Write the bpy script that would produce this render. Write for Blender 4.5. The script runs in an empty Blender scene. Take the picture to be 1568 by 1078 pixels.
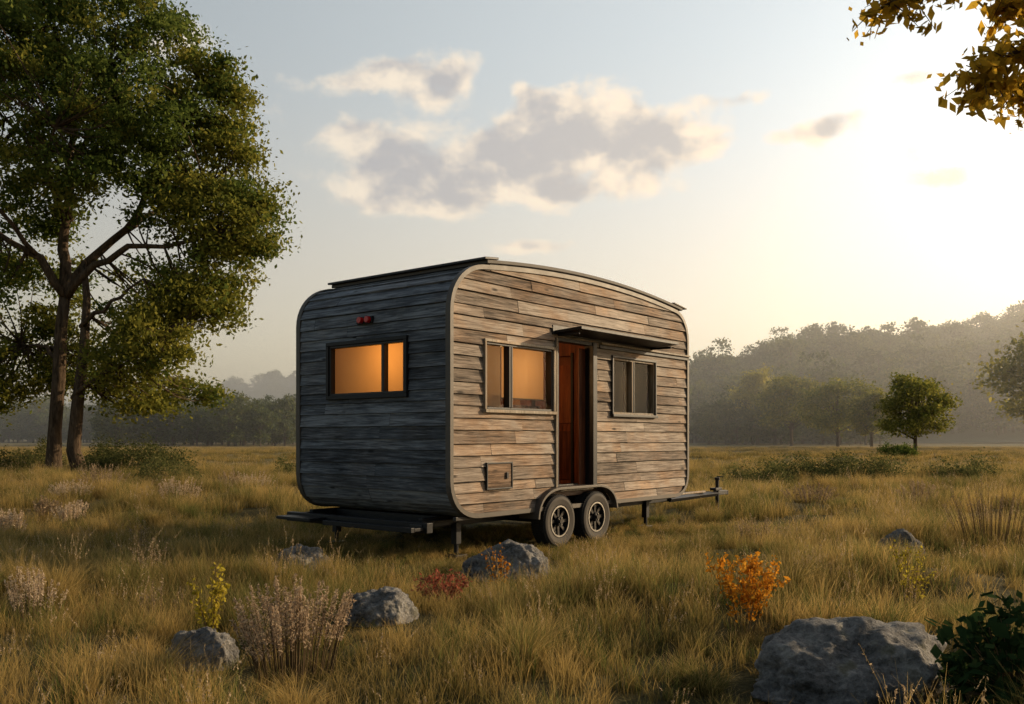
import bpy, math, random
import numpy as np
from mathutils import Vector, noise as mnoise
rng=np.random.default_rng(7); random.seed(7)
F=1365.0; CX=784.0; HY=670.0; CH=1.5
def P(px,py,Y): return np.array([(px-CX)/F*Y, Y, CH+(HY-py)/F*Y])
def G(px,py):
    Y=F*CH/(py-HY); return np.array([(px-CX)/F*Y,Y,0.0])
scene=bpy.context.scene
SUN_AZ=math.radians(68); SUN_EL=math.radians(17)
# ------------------------------------------------------------ node helpers
class N:
    def __init__(s,nt): s.nt=nt; s.n=nt.nodes; s.l=nt.links
    def add(s,t,**k):
        nd=s.n.new(t)
        for a,b in k.items(): setattr(nd,a,b)
        return nd
    def set(s,inp,v):
        if hasattr(v,'is_linked') or isinstance(v,bpy.types.NodeSocket): s.l.new(v,inp)
        else:
            if isinstance(v,(tuple,list)) and len(v)==3 and inp.type=='RGBA': v=(*v,1)
            inp.default_value=v
    def m(s,op,a,b=0.0,c=None,clamp=False):
        nd=s.add('ShaderNodeMath',operation=op,use_clamp=clamp)
        s.set(nd.inputs[0],a); s.set(nd.inputs[1],b)
        if c is not None: s.set(nd.inputs[2],c)
        return nd.outputs[0]
    def mix(s,f,a,b,bt='MIX'):
        nd=s.add('ShaderNodeMix',data_type='RGBA',blend_type=bt,clamp_factor=True)
        s.set(nd.inputs[0],f); s.set(nd.inputs[6],a); s.set(nd.inputs[7],b); return nd.outputs[2]
    def noise(s,vec,scale,detail=4,rough=.55,dist=0.0):
        nd=s.add('ShaderNodeTexNoise'); 
        if vec is not None: s.l.new(vec,nd.inputs['Vector'])
        nd.inputs['Scale'].default_value=scale; nd.inputs['Detail'].default_value=detail
        nd.inputs['Roughness'].default_value=rough; nd.inputs['Distortion'].default_value=dist
        return nd.outputs['Fac']
    def ramp(s,f,stops):
        nd=s.add('ShaderNodeValToRGB'); s.l.new(f,nd.inputs[0]); e=nd.color_ramp.elements
        while len(e)<len(stops): e.new(.5)
        for i,(p,c) in enumerate(stops):
            e[i].position=p; e[i].color=(*c,1) if len(c)==3 else c
        return nd.outputs[0]
    def sstep(s,x,a,b,lo=0.0,hi=1.0):
        nd=s.add('ShaderNodeMapRange',interpolation_type='SMOOTHSTEP')
        s.set(nd.inputs[0],x); 
        for i,v in zip((1,2,3,4),(a,b,lo,hi)): nd.inputs[i].default_value=v
        return nd.outputs[0]
    def mapv(s,vec,scale=(1,1,1),loc=(0,0,0)):
        nd=s.add('ShaderNodeMapping'); s.l.new(vec,nd.inputs[0]); nd.inputs['Scale'].default_value=scale
        nd.inputs['Location'].default_value=loc; return nd.outputs[0]
    def attr(s,name): return s.add('ShaderNodeAttribute',attribute_name=name).outputs['Fac']
    def bump(s,h,strength=.3,dist=.01):
        nd=s.add('ShaderNodeBump'); s.l.new(h,nd.inputs['Height']); nd.inputs['Strength'].default_value=strength
        nd.inputs['Distance'].default_value=dist; return nd.outputs[0]
def newmat(name):
    m=bpy.data.materials.new(name); m.use_nodes=True; nt=m.node_tree; nt.nodes.clear()
    k=N(nt); k.out=k.add('ShaderNodeOutputMaterial'); return m,k
def principled(k,col,rough=.8,metal=0,normal=None,spec=.4):
    b=k.add('ShaderNodeBsdfPrincipled'); k.set(b.inputs['Base Color'],col); k.set(b.inputs['Roughness'],rough)
    b.inputs['Metallic'].default_value=metal; b.inputs['Specular IOR Level'].default_value=spec
    if normal is not None: k.l.new(normal,b.inputs['Normal'])
    k.l.new(b.outputs[0],k.out.inputs[0]); return b
def simple(name,col,rough=.6,metal=0,var=.25,nscale=12,bump=.1):
    m,k=newmat(name); co=k.add('ShaderNodeTexCoord').outputs['Object']
    n=k.noise(co,nscale,6)
    c=k.mix(n,tuple(x*(1-var) for x in col),tuple(min(1,x*(1+var)) for x in col))
    r=k.m('ADD',k.m('MULTIPLY',n,.25),rough-.12)
    principled(k,c,r,metal,k.bump(k.noise(co,nscale*8,3),bump,.004)); return m
def foliage(name,c1,c2,c3,trans=.4,patch=0.0,rough=.6,tip=None,gscale=.35):
    m,k=newmat(name)
    t=k.attr('tone'); oi=k.add('ShaderNodeObjectInfo').outputs['Random']
    f=k.m('ADD',k.m('MULTIPLY',t,.6),k.m('MULTIPLY',oi,.4))
    if patch>0:
        pos=k.add('ShaderNodeNewGeometry').outputs['Position']
        n=k.sstep(k.noise(pos,gscale,3,.6),.3,.7)
        f=k.m('ADD',k.m('MULTIPLY',f,1-patch),k.m('MULTIPLY',n,patch))
    col=k.ramp(f,[(.15,c1),(.5,c2),(.85,c3)])
    if tip is not None:
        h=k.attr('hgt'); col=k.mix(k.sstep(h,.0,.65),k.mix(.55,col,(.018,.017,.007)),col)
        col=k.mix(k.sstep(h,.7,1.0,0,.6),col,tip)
    d=k.add('ShaderNodeBsdfDiffuse'); k.l.new(col,d.inputs[0])
    tr=k.add('ShaderNodeBsdfTranslucent'); k.l.new(col,tr.inputs[0])
    mx=k.add('ShaderNodeMixShader'); mx.inputs[0].default_value=trans
    k.l.new(d.outputs[0],mx.inputs[1]); k.l.new(tr.outputs[0],mx.inputs[2])
    k.l.new(mx.outputs[0],k.out.inputs[0]); return m
# ------------------------------------------------------------ mesh builder
class MB:
    def __init__(s): s.v=[]; s.f=[]; s.mi=[]; s.tone=[]; s.n=0
    def add(s,verts,faces,mi=0,tone=.5):
        o=s.n; s.v.extend([tuple(float(c) for c in p) for p in verts]); s.n+=len(verts)
        for f in faces: s.f.append(tuple(i+o for i in f)); s.mi.append(mi); s.tone.append(tone)
    def box(s,x0,x1,y0,y1,z0,z1,mi=0,tone=None):
        if tone is None: tone=random.random()
        v=[(x,y,z) for z in (z0,z1) for y in (y0,y1) for x in (x0,x1)]
        s.add(v,[(0,2,3,1),(4,5,7,6),(0,1,5,4),(2,6,7,3),(0,4,6,2),(1,3,7,5)],mi,tone)
    def tube(s,path,radii,seg=8,mi=0,tone=.5,cap=True,wob=0):
        path=[np.array(p,float) for p in path]; n=len(path); vs=[]
        ref=np.array([.13,.21,.97]) 
        d0=path[-1]-path[0]
        if abs(np.dot(d0/(np.linalg.norm(d0)+1e-9),ref))>.9: ref=np.array([1,.1,0.])
        for i,p in enumerate(path):
            d=path[min(i+1,n-1)]-path[max(i-1,0)]; d/=np.linalg.norm(d)+1e-9
            a=np.cross(d,ref); a/=np.linalg.norm(a)+1e-9; b=np.cross(d,a)
            for j in range(seg):
                t=2*math.pi*j/seg; r=radii[i]*(1+wob*(random.random()-.5))
                vs.append(p+r*(math.cos(t)*a+math.sin(t)*b))
        fs=[(i*seg+j,i*seg+(j+1)%seg,(i+1)*seg+(j+1)%seg,(i+1)*seg+j) for i in range(n-1) for j in range(seg)]
        if cap: fs+= [tuple(range(seg))[::-1],tuple((n-1)*seg+j for j in range(seg))]
        s.add(vs,fs,mi,tone)
    def cyl(s,c,axis,r,l,seg=24,mi=0,tone=.5):
        c=np.array(c,float); a=np.array(axis,float); s.tube([c-a*l/2,c+a*l/2],[r,r],seg,mi,tone)
    def obj(s,name,mats,parent=None,smooth=False,bevel=0,coll=None):
        me=bpy.data.meshes.new(name); me.from_pydata(s.v,[],s.f); me.update()
        for m in mats: me.materials.append(m)
        me.polygons.foreach_set('material_index',s.mi)
        at=me.attributes.new('tone','FLOAT','FACE'); at.data.foreach_set('value',s.tone)
        if smooth: me.polygons.foreach_set('use_smooth',[True]*len(s.f))
        ob=bpy.data.objects.new(name,me); (coll or scene.collection).objects.link(ob)
        if parent: ob.parent=parent
        if bevel:
            b=ob.modifiers.new('bevel','BEVEL'); b.width=bevel; b.segments=2; b.limit_method='ANGLE'; b.angle_limit=math.radians(40)
        return ob
def npmesh(name,verts,faces,mats,tone=None,hgt=None,coll=None,mi=None,smooth=False):
    me=bpy.data.meshes.new(name); n=len(verts); m,kk=faces.shape
    me.vertices.add(n); me.vertices.foreach_set('co',np.asarray(verts,np.float32).ravel())
    me.loops.add(m*kk); me.loops.foreach_set('vertex_index',faces.astype(np.int32).ravel())
    me.polygons.add(m); me.polygons.foreach_set('loop_start',np.arange(m,dtype=np.int32)*kk)
    me.polygons.foreach_set('loop_total',np.full(m,kk,np.int32)); me.update(calc_edges=True)
    for q in mats: me.materials.append(q)
    if tone is not None:
        a=me.attributes.new('tone','FLOAT','FACE'); a.data.foreach_set('value',np.asarray(tone,np.float32))
    if hgt is not None:
        a=me.attributes.new('hgt','FLOAT','POINT'); a.data.foreach_set('value',np.asarray(hgt,np.float32))
    if mi is not None: me.polygons.foreach_set('material_index',np.asarray(mi,np.int32))
    if smooth: me.polygons.foreach_set('use_smooth',np.ones(m,bool))
    ob=bpy.data.objects.new(name,me)
    if coll is not False: (coll or scene.collection).objects.link(ob)
    return ob
def leaves(centers,size,aspect=.5,up=.3,jit=.3):
    n=len(centers); d=rng.normal(size=(n,3)); d/=np.linalg.norm(d,axis=1)[:,None]
    nr=rng.normal(size=(n,3)); nr[:,2]+=up; s=np.cross(d,nr); s/=np.linalg.norm(s,axis=1)[:,None]+1e-9
    L=(size*(1+jit*rng.normal(size=n))).clip(size*.3)[:,None]
    c=np.asarray(centers); v=np.stack([c-d*L/2,c+s*L*aspect/2,c+d*L/2,c-s*L*aspect/2],1).reshape(-1,3)
    f=np.arange(4*n).reshape(n,4); return v,f
def instancer(name,pts,rot,scl,idx,coll,mat=None):
    me=bpy.data.meshes.new(name); me.vertices.add(len(pts)); me.vertices.foreach_set('co',np.asarray(pts,np.float32).ravel())
    a=me.attributes.new('rot','FLOAT_VECTOR','POINT'); a.data.foreach_set('vector',np.asarray(rot,np.float32).ravel())
    a=me.attributes.new('scl','FLOAT_VECTOR','POINT'); a.data.foreach_set('vector',np.asarray(scl,np.float32).ravel())
    a=me.attributes.new('idx','INT','POINT'); a.data.foreach_set('value',np.asarray(idx,np.int32))
    ob=bpy.data.objects.new(name,me); scene.collection.objects.link(ob)
    ng=bpy.data.node_groups.new(name+'_scatter','GeometryNodeTree')
    ng.interface.new_socket('Geometry',in_out='INPUT',socket_type='NodeSocketGeometry')
    ng.interface.new_socket('Geometry',in_out='OUTPUT',socket_type='NodeSocketGeometry')
    nn=ng.nodes; gi=nn.new('NodeGroupInput'); go=nn.new('NodeGroupOutput'); ip=nn.new('GeometryNodeInstanceOnPoints')
    ci=nn.new('GeometryNodeCollectionInfo'); ci.inputs['Collection'].default_value=coll
    ci.inputs['Separate Children'].default_value=True; ci.inputs['Reset Children'].default_value=True
    def na(n,t):
        q=nn.new('GeometryNodeInputNamedAttribute'); q.data_type=t; q.inputs['Name'].default_value=n; return q.outputs['Attribute']
    er=nn.new('FunctionNodeEulerToRotation'); L=ng.links.new
    L(na('rot','FLOAT_VECTOR'),er.inputs[0]); L(er.outputs[0],ip.inputs['Rotation']); L(na('scl','FLOAT_VECTOR'),ip.inputs['Scale'])
    L(na('idx','INT'),ip.inputs['Instance Index']); ip.inputs['Pick Instance'].default_value=True
    L(ci.outputs[0],ip.inputs['Instance']); L(gi.outputs[0],ip.inputs['Points']); L(ip.outputs[0],go.inputs[0])
    md=ob.modifiers.new('scatter','NODES'); md.node_group=ng
    return ob
# ------------------------------------------------------------ terrain height
TR0=np.array([0.589,12.19]); U=np.array([math.cos(math.radians(51)),math.sin(math.radians(51))]); V=np.array([-U[1],U[0]])
def local(x,y):
    dx=x-TR0[0]; dy=y-TR0[1]; return dx*U[0]+dy*U[1], dx*V[0]+dy*V[1]
def hfun(x,y):
    x=np.asarray(x,float); y=np.asarray(y,float)
    h=.07*np.sin(x*.9+1.3*np.sin(y*.5))*np.sin(y*.8+.7)+.05*np.sin(x*2.1+y*1.3+1)+.04*np.sin(y*2.7-x*.8)+.10*np.sin(x*.21+.5)*np.sin(y*.17)
    lx,ly=local(x,y); dx=np.maximum(np.abs(lx-.9)-3.2,0); dy=np.maximum(np.abs(ly-1.4)-1.7,0)
    w=np.clip(np.hypot(dx,dy)/2.5,0,1); far=np.clip(1-(np.hypot(x,y)-60)/100,0,1)
    return h*w*far
# ------------------------------------------------------------ materials
def groundmat():
    m,k=newmat('meadow_ground'); pos=k.add('ShaderNodeNewGeometry').outputs['Position']
    n1=k.noise(k.mapv(pos,(1,.35,1)),.06,6,.6); n2=k.noise(pos,1.3,6,.65); n3=k.noise(pos,14,5,.7)
    c=k.ramp(n1,[(.3,(.13,.12,.045)),(.5,(.26,.195,.075)),(.7,(.35,.25,.095))])
    c2=k.mix(k.sstep(n2,.35,.65),k.mix(.5,c,(.05,.05,.02)),c)
    c3=k.mix(k.sstep(n3,.3,.6,0,.8),k.mix(.5,c2,(.03,.028,.014)),c2)
    ln=k.add('ShaderNodeVectorMath',operation='LENGTH'); k.l.new(pos,ln.inputs[0])
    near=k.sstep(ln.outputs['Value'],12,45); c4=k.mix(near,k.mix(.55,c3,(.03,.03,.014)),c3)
    principled(k,c4,.95,0,k.bump(k.m('ADD',n3,n2),.8,.12),.1); return m
def wood(name,axis,dark,mid,light,rough=.8,bumps=.5,warm=.65,wc=(1.05,.76,.52)):
    m,k=newmat(name); co=k.add('ShaderNodeTexCoord').outputs['Object']; t=k.attr('tone')
    off=k.add('ShaderNodeCombineXYZ'); 
    for i in range(3): k.l.new(k.m('MULTIPLY',t,37.0+11*i),off.inputs[i])
    va=k.add('ShaderNodeVectorMath',operation='ADD'); k.l.new(co,va.inputs[0]); k.l.new(off.outputs[0],va.inputs[1])
    sc={'x':(1.2,9,22),'y':(9,1.2,22),'z':(14,14,1.2)}[axis]
    g1=k.noise(k.mapv(va.outputs[0],sc),1.6,8,.68,.6)
    sc2={'x':(3.5,60,90),'y':(60,3.5,90),'z':(70,70,3)}[axis]
    g2=k.noise(k.mapv(va.outputs[0],sc2),1.0,5,.6)
    g3=k.noise(va.outputs[0],1.1,4,.6); g4=k.noise(co,.8,5,.6)
    f=k.m('ADD',k.m('MULTIPLY',g1,.68),k.m('ADD',k.m('MULTIPLY',g2,.26),k.m('MULTIPLY',t,.15)))
    f=k.m('ADD',f,k.m('MULTIPLY',k.m('SUBTRACT',g4,.5),.28))
    col=k.ramp(f,[(.38,dark),(.53,mid),(.66,light),(.80,tuple(c*1.35 for c in light))])
    col=k.mix(k.sstep(g3,.42,.68,0,warm),col,k.mix(1.0,col,wc,'MULTIPLY'))
    vo=k.add('ShaderNodeTexVoronoi'); k.l.new(k.mapv(va.outputs[0],{'x':(1.3,3,4.5),'y':(3,1.3,4.5),'z':(4,4,1)}[axis]),vo.inputs['Vector']); vo.inputs['Scale'].default_value=1.1
    kn=k.sstep(vo.outputs['Distance'],.04,.13,.85,0)
    col=k.mix(kn,col,tuple(c*.5 for c in dark))
    h=k.m('ADD',k.m('MULTIPLY',g1,.7),k.m('MULTIPLY',g2,.5))
    principled(k,col,rough,0,k.bump(h,bumps,.014),.2); return m
M_ground=groundmat()
M_wside=wood('weathered_siding','x',(.058,.045,.035),(.25,.20,.158),(.46,.392,.325),bumps=.9,warm=.85,wc=(1.02,.78,.58))  # albedo raised to put the side's sunlight into its colour
M_wrear=wood('weathered_rear_shade_siding','y',(.024,.026,.030),(.095,.104,.118),(.24,.26,.285),bumps=.9,warm=.25)  # darker, bluer copy of the siding; rear-face shade is in its colour
M_inner=wood('interior_panelling','z',(.04,.012,.006),(.11,.034,.014),(.19,.065,.026),.5,.15)
M_trimw=wood('window_timber','z',(.12,.09,.06),(.28,.23,.17),(.42,.36,.28),.6,.2)
M_black=simple('black_steel',(.012,.012,.014),.5,.3)
M_dark=simple('dark_trim',(.03,.028,.027),.5,.2)
M_rim=simple('edge_trim',(.10,.085,.07),.55,.2,.35)
M_tyre=simple('tyre_rubber',(.016,.015,.015),.85,0,.3,20,.4)
M_hub=simple('wheel_hub',(.05,.046,.042),.4,.6)
M_lip=simple('tyre_side',(.06,.05,.04),.8,0,.3,20)
M_roof=simple('roof_membrane',(.11,.095,.08),.7,0,.3,6)
M_metal=simple('galvanised_metal',(.35,.33,.30),.4,.8)
M_floor=simple('cabin_floor',(.10,.05,.03),.5)
def bark():
    m,k=newmat('bark'); co=k.add('ShaderNodeTexCoord').outputs['Object']
    n=k.noise(k.mapv(co,(6,6,1.2)),1.5,8,.7,.5); c=k.ramp(n,[(.3,(.022,.015,.010)),(.6,(.13,.09,.058)),(.8,(.22,.165,.11))])
    principled(k,c,.9,0,k.bump(n,.9,.08),.1); return m
M_bark=bark()
def glass():
    m,k=newmat('window_glass'); t=k.add('ShaderNodeBsdfTransparent'); t.inputs[0].default_value=(.9,.88,.84,1)
    g=k.add('ShaderNodeBsdfGlossy'); g.inputs['Roughness'].default_value=.03; lw=k.add('ShaderNodeLayerWeight'); lw.inputs[0].default_value=.12
    mx=k.add('ShaderNodeMixShader'); k.l.new(k.m('ADD',k.m('MULTIPLY',lw.outputs['Fresnel'],.6),.01,clamp=True),mx.inputs[0])
    k.l.new(t.outputs[0],mx.inputs[1]); k.l.new(g.outputs[0],mx.inputs[2]); k.l.new(mx.outputs[0],k.out.inputs[0]); return m
M_glass=glass()
def cloth(name,col):
    m,k=newmat(name); co=k.add('ShaderNodeTexCoord').outputs['Object']
    n=k.noise(co,3,4); c=k.mix(n,tuple(x*.8 for x in col),col)
    d=k.add('ShaderNodeBsdfDiffuse'); k.l.new(c,d.inputs[0]); t=k.add('ShaderNodeBsdfTranslucent'); k.l.new(c,t.inputs[0])
    mx=k.add('ShaderNodeMixShader'); mx.inputs[0].default_value=.6; k.l.new(d.outputs[0],mx.inputs[1]); k.l.new(t.outputs[0],mx.inputs[2]); k.l.new(mx.outputs[0],k.out.inputs[0]); return m
M_curt=cloth('curtain_cloth',(.56,.36,.15)); M_blind=cloth('blind_cloth',(.28,.22,.155)); M_fin=cloth('frosted_film',(.55,.39,.22))
def redlens():
    m,k=newmat('red_lens'); principled(k,(.5,.01,.008),.2); return m
M_red=redlens()
# ------------------------------------------------------------ ground
def build_ground():
    n=281; b=6.9; u=np.linspace(-1,1,n); g=6*np.sinh(b*u); X,Y=np.meshgrid(g,g+6); Z=hfun(X,Y)
    v=np.stack([X,Y,Z],-1).reshape(-1,3); i=np.arange(n*n).reshape(n,n)
    f=np.stack([i[:-1,:-1],i[:-1,1:],i[1:,1:],i[1:,:-1]],-1).reshape(-1,4)
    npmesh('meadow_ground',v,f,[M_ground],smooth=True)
build_ground()
# ------------------------------------------------------------ trailer
tr=bpy.data.objects.new('wooden_travel_trailer',None); scene.collection.objects.link(tr)
tr.location=(TR0[0],TR0[1],0); tr.rotation_euler=(0,0,math.radians(51))
XR,XF,ZB=-2.11,3.74,.55; W=2.82
def ztop(x): return 3.53+.2*(1-((x-.85)/2.9)**2)
def bez(p0,p1,p2,p3,n=12):
    t=np.linspace(0,1,n)[:,None]; p0,p1,p2,p3=map(np.array,(p0,p1,p2,p3))
    return (1-t)**3*p0+3*(1-t)**2*t*p1+3*(1-t)*t*t*p2+t**3*p3
def chain(side):
    if side=='r':
        xa=XR+.56; zt=ztop(xa); sl=(ztop(xa+.01)-zt)/.01
        c1=bez((XR+.50,ZB),(XR+.20,ZB),(XR,ZB+.16),(XR,ZB+.46)); c2=bez((XR,zt-.58),(XR,zt-.26),(xa-.3,zt-.3*sl),(xa,zt))
        xs=np.linspace(xa,.85,14)[1:]
    else:
        xa=XF-.42; zt=ztop(xa); sl=(ztop(xa-.01)-zt)/.01
        c1=bez((XF-.42,ZB),(XF-.17,ZB),(XF,ZB+.13),(XF,ZB+.36)); c2=bez((XF,zt-.50),(XF,zt-.2),(xa+.22,zt-.22*sl),(xa,zt))
        xs=np.linspace(xa,.85,14)[1:]
    return np.concatenate([c1,c2,np.stack([xs,ztop(xs)],1)])
CR,CF=chain('r'),chain('f')
def xmin(z): return float(np.interp(z,CR[:,1],CR[:,0]))
def xmax(z): return float(np.interp(z,CF[:,1],CF[:,0]))
HOLES=[(-1.49,-.09,1.85,2.69),(0.0,.93,.79,2.82),(1.41,2.64,1.85,2.69)]
def arch(z):
    z0,z1=.45,.80; 
    if z>z1: return None
    q=((z-z0)/(z1-z0)); e=.45*(1-math.sqrt(max(0,1-q*q)))
    return (-.47+e,1.37-e)
ROW=.152
def side_cladding(y,sgn,holes,usearch,name,mats):
    mb=MB(); z=ZB; r=0; zmax=ztop(.85)-.002
    while z<zmax-.01:
        ht=ROW*random.uniform(.85,1.15); z1=min(z+ht,zmax); zt_=z1-.007
        cuts=[z,zt_]+[h for H in holes for h in H[2:] if z+.002<h<zt_-.002]
        nsub=8 if z>3.35 or z<1.0 else 2
        cuts=sorted(set(cuts+list(np.linspace(z,zt_,nsub+1)[1:-1])))
        if usearch and z<.80<zt_: cuts=sorted(cuts+[.80])
        seams=[-3.0]; x=-2.1+random.uniform(.3,2.2)
        while x<4: seams.append(x); x+=random.uniform(1.4,3.4)
        seams.append(6)
        ns_=len(seams)
        tones=[random.random() for _ in seams]; outs=[random.uniform(0,.009) for _ in seams]
        jz=[(random.uniform(-.004,.004),random.uniform(-.004,.004),random.uniform(-.007,.003),random.uniform(-.007,.003)) for _ in seams]
        for a,b in zip(cuts[:-1],cuts[1:]):
            mid=(a+b)/2
            segs=[((xmin(a),xmin(b)),(xmax(a),xmax(b)))]
            hs=[((H[0],H[0]),(H[1],H[1])) for H in holes if H[2]<mid<H[3]]
            if usearch and b<=.8001:
                A=arch(a); B=arch(b-1e-6); hs.append(((A[0],B[0]),(A[1],B[1])))
            for hl,hr in hs:
                ns=[]
                for l,rr in segs:
                    if hl[0]>=rr[0] or hr[0]<=l[0]: ns.append((l,rr)); continue
                    if l[0]<hl[0]: ns.append((l,hl))
                    if hr[0]<rr[0]: ns.append((hr,rr))
                segs=ns
            fa=(a-z)/(z1-z); fb=(b-z)/(z1-z)
            for l,rr in segs:
                for si in range(ns_-1):
                    s0,s1=seams[si]+.002,seams[si+1]-.002
                    la,lb=max(l[0],s0),max(l[1],s0); ra,rb=min(rr[0],s1),min(rr[1],s1)
                    if ra-la<.002 and rb-lb<.002: continue
                    oa=.026*(1-fa)+.003+outs[si]; ob=.026*(1-fb)+.003+outs[si]
                    ya,yb=y-sgn*oa,y-sgn*ob; J=jz[si]
                    first=a==z; last=b==zt_
                    al,ar=(a+J[0],a+J[1]) if first else (a,a); bl,br=(b+J[2],b+J[3]) if last else (b,b)
                    mb.add([(la,ya,al),(ra,ya,ar),(rb,yb,br),(lb,yb,bl)],[(0,1,2,3)],0,tones[si])
                    if first: mb.add([(la,y+sgn*.01,al),(ra,y+sgn*.01,ar),(ra,ya,ar),(la,ya,al)],[(0,1,2,3)],0,tones[si])
        z=z1; r+=1
    return mb.obj(name,mats,tr)
side_cladding(0,1,HOLES,True,'side_cladding',[M_wside])
side_cladding(W,-1,[],False,'far_side_cladding',[M_wside])
def panel(y,holes,mat,name,inset=.03,zlo=None):
    mb=MB(); zs=sorted(set(list(np.linspace(ZB+.02,3.70,46))+[h for H in holes for h in H[2:]]+[.80]))
    for a,b in zip(zs[:-1],zs[1:]):
        mid=(a+b)/2; segs=[(xmin(mid)+inset,xmax(mid)-inset)]; hs=[(H[0],H[1]) for H in holes if H[2]<mid<H[3]]
        if holes and b<=.8001: A=arch(mid); hs.append(A)
        for h0,h1 in hs:
            ns=[]
            for l,r in segs:
                if h0>=r or h1<=l: ns.append((l,r)); continue
                if l<h0: ns.append((l,h0))
                if h1<r: ns.append((h1,r))
            segs=ns
        for l,r in segs: mb.add([(l,y,a),(r,y,a),(r,y,b),(l,y,b)],[(0,1,2,3)])
    return mb.obj(name,[mat],tr)
panel(.012,HOLES,M_black,'wall_shade_backing'); panel(.07,HOLES,M_inner,'interior_side_wall'); panel(W-.06,[],M_inner,'interior_far_wall')  # black sheet behind the boards stands in for shadow lines in their gaps
def wrap(ch,name,mat,flip,win=None):
    d=np.r_[0,np.cumsum(np.hypot(*np.diff(ch,axis=0).T))]; L=d[-1]
    def at(s): return np.array([np.interp(s,d,ch[:,0]),np.interp(s,d,ch[:,1])])
    def nrm(s):
        t=at(min(s+.02,L))-at(max(s-.02,0)); t/=np.linalg.norm(t); n=np.array([-t[1],t[0]]); return n if not flip else -n
    mb=MB(); s=0
    while s<L-.01:
        s1=min(s+ROW*random.uniform(.85,1.15),L); se=s1-.006; cuts=list(np.linspace(s,se,5))
        if win:
            for zz in win[2:]:
                ss=float(np.interp(zz,ch[:30,1],d[:30])) 
                if s<ss<se: cuts.append(ss)
        cuts=sorted(cuts); seams=[0.02]; x=random.uniform(.6,3)
        while x<W-.3: seams.append(x); x+=random.uniform(1.2,2.6)
        seams.append(W-.02)
        tones=[random.random() for _ in seams]; outs=[random.uniform(0,.007) for _ in seams]
        for a,b in zip(cuts[:-1],cuts[1:]):
            fa=(a-s)/(s1-s); fb=(b-s)/(s1-s); pa,pb=at(a),at(b); na,nb=nrm(a),nrm(b)
            zm=(pa[1]+pb[1])/2; inw=win and win[2]<zm<win[3] and ((pa[0]<0)!=flip)
            for si in range(len(seams)-1):
                oa=.022*(1-fa)+.002+outs[si]; ob=.022*(1-fb)+.002+outs[si]; qa=pa+na*oa; qb=pb+nb*ob
                y0,y1=seams[si]+.002,seams[si+1]-.002
                parts=[(y0,y1)]
                if inw:
                    parts=[(l,r) for l,r in ((y0,min(y1,win[0])),(max(y0,win[1]),y1)) if r-l>.002]
                for l,r in parts:
                    mb.add([(qa[0],l,qa[1]),(qa[0],r,qa[1]),(qb[0],r,qb[1]),(qb[0],l,qb[1])],[(0,1,2,3)],0,tones[si])
                    if a==s: 
                        pi=pa-na*.012
                        mb.add([(pi[0],l,pi[1]),(pi[0],r,pi[1]),(qa[0],r,qa[1]),(qa[0],l,qa[1])],[(0,1,2,3)],0,tones[si])
        s=s1
    return mb.obj(name,[mat],tr)
RW=(.72,2.15,2.05,2.71)
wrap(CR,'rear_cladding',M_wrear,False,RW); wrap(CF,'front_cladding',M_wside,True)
for nm_,mt_,dd in (('shell_lining',M_inner,.03),('shell_shade_backing',M_black,.012)):  # black layer paints the same shadow lines behind rear and front boards
    mb=MB()
    for ch,w in ((CR,RW),(CF,None)):
        for (a,b) in zip(ch[:-1],ch[1:]):
            cx=.8; cz=2.0
            def inn(p): return (p[0]+(dd if p[0]<cx else -dd), p[1]+(dd if p[1]<cz else -dd))
            a2,b2=inn(a),inn(b)
            segs=[(a2,b2,.02,W-.02)]
            if w and abs(a[0]-XR)<.01 and abs(b[0]-XR)<.01 and a[1]<w[2] and b[1]>w[3]:
                x=a2[0]; segs=[((x,a2[1]),(x,w[2]),.02,W-.02),((x,w[3]),(x,b2[1]),.02,W-.02),((x,w[2]),(x,w[3]),.02,w[0]),((x,w[2]),(x,w[3]),w[1],W-.02)]
            for p,q,l,r in segs: mb.add([(p[0],l,p[1]),(p[0],r,p[1]),(q[0],r,q[1]),(q[0],l,q[1])],[(0,1,2,3)])
    mb.obj(nm_,[mt_],tr)
def rim(y0,y1,name):
    full=np.concatenate([CR,CF[::-1]]); mb=MB(); n=len(full); vs=[]
    for i in range(n):
        t=full[(i+1)%n]-full[i-1]; t/=np.linalg.norm(t)+1e-9; nn=np.array([-t[1],t[0]])
        o=full[i]+nn*.034; q=full[i]-nn*.022
        vs+= [(o[0],y0,o[1]),(o[0],y1,o[1]),(q[0],y1,q[1]),(q[0],y0,q[1])]
    fs=[]
    for i in range(n):
        j=(i+1)%n
        for a in range(4): b=(a+1)%4; fs.append((i*4+a,i*4+b,j*4+b,j*4+a))
    mb.add(vs,fs); ob=mb.obj(name,[M_rim],tr,bevel=.008); return ob
rim(-.045,.035,'edge_trim'); rim(W-.035,W+.045,'far_edge_trim')
def cap(x0,x1,y0,y1,dz,th,name,mat):
    mb=MB(); xs=np.linspace(x0,x1,24); vs=[]
    for x in xs:
        z=ztop(x)+dz; vs+=[(x,y0,z),(x,y1,z),(x,y1,z+th),(x,y0,z+th)]
    fs=[(i*4+a,i*4+(a+1)%4,i*4+4+(a+1)%4,i*4+4+a) for i in range(23) for a in range(4)]+[(0,3,2,1),(92,93,94,95)]
    mb.add(vs,fs); return mb.obj(name,[mat],tr,bevel=.006)
cap(-1.50,3.50,-.07,W+.07,.050,.045,'roof_cap',M_roof)
cap(-1.42,3.40,-.04,W+.04,.03,.022,'roof_gasket',M_black)
cap(-1.56,-1.30,-.085,W+.085,.098,.03,'roof_lip',M_dark)
cap(3.20,3.62,-.085,W+.085,.098,.022,'front_roof_lip',M_rim)
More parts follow.
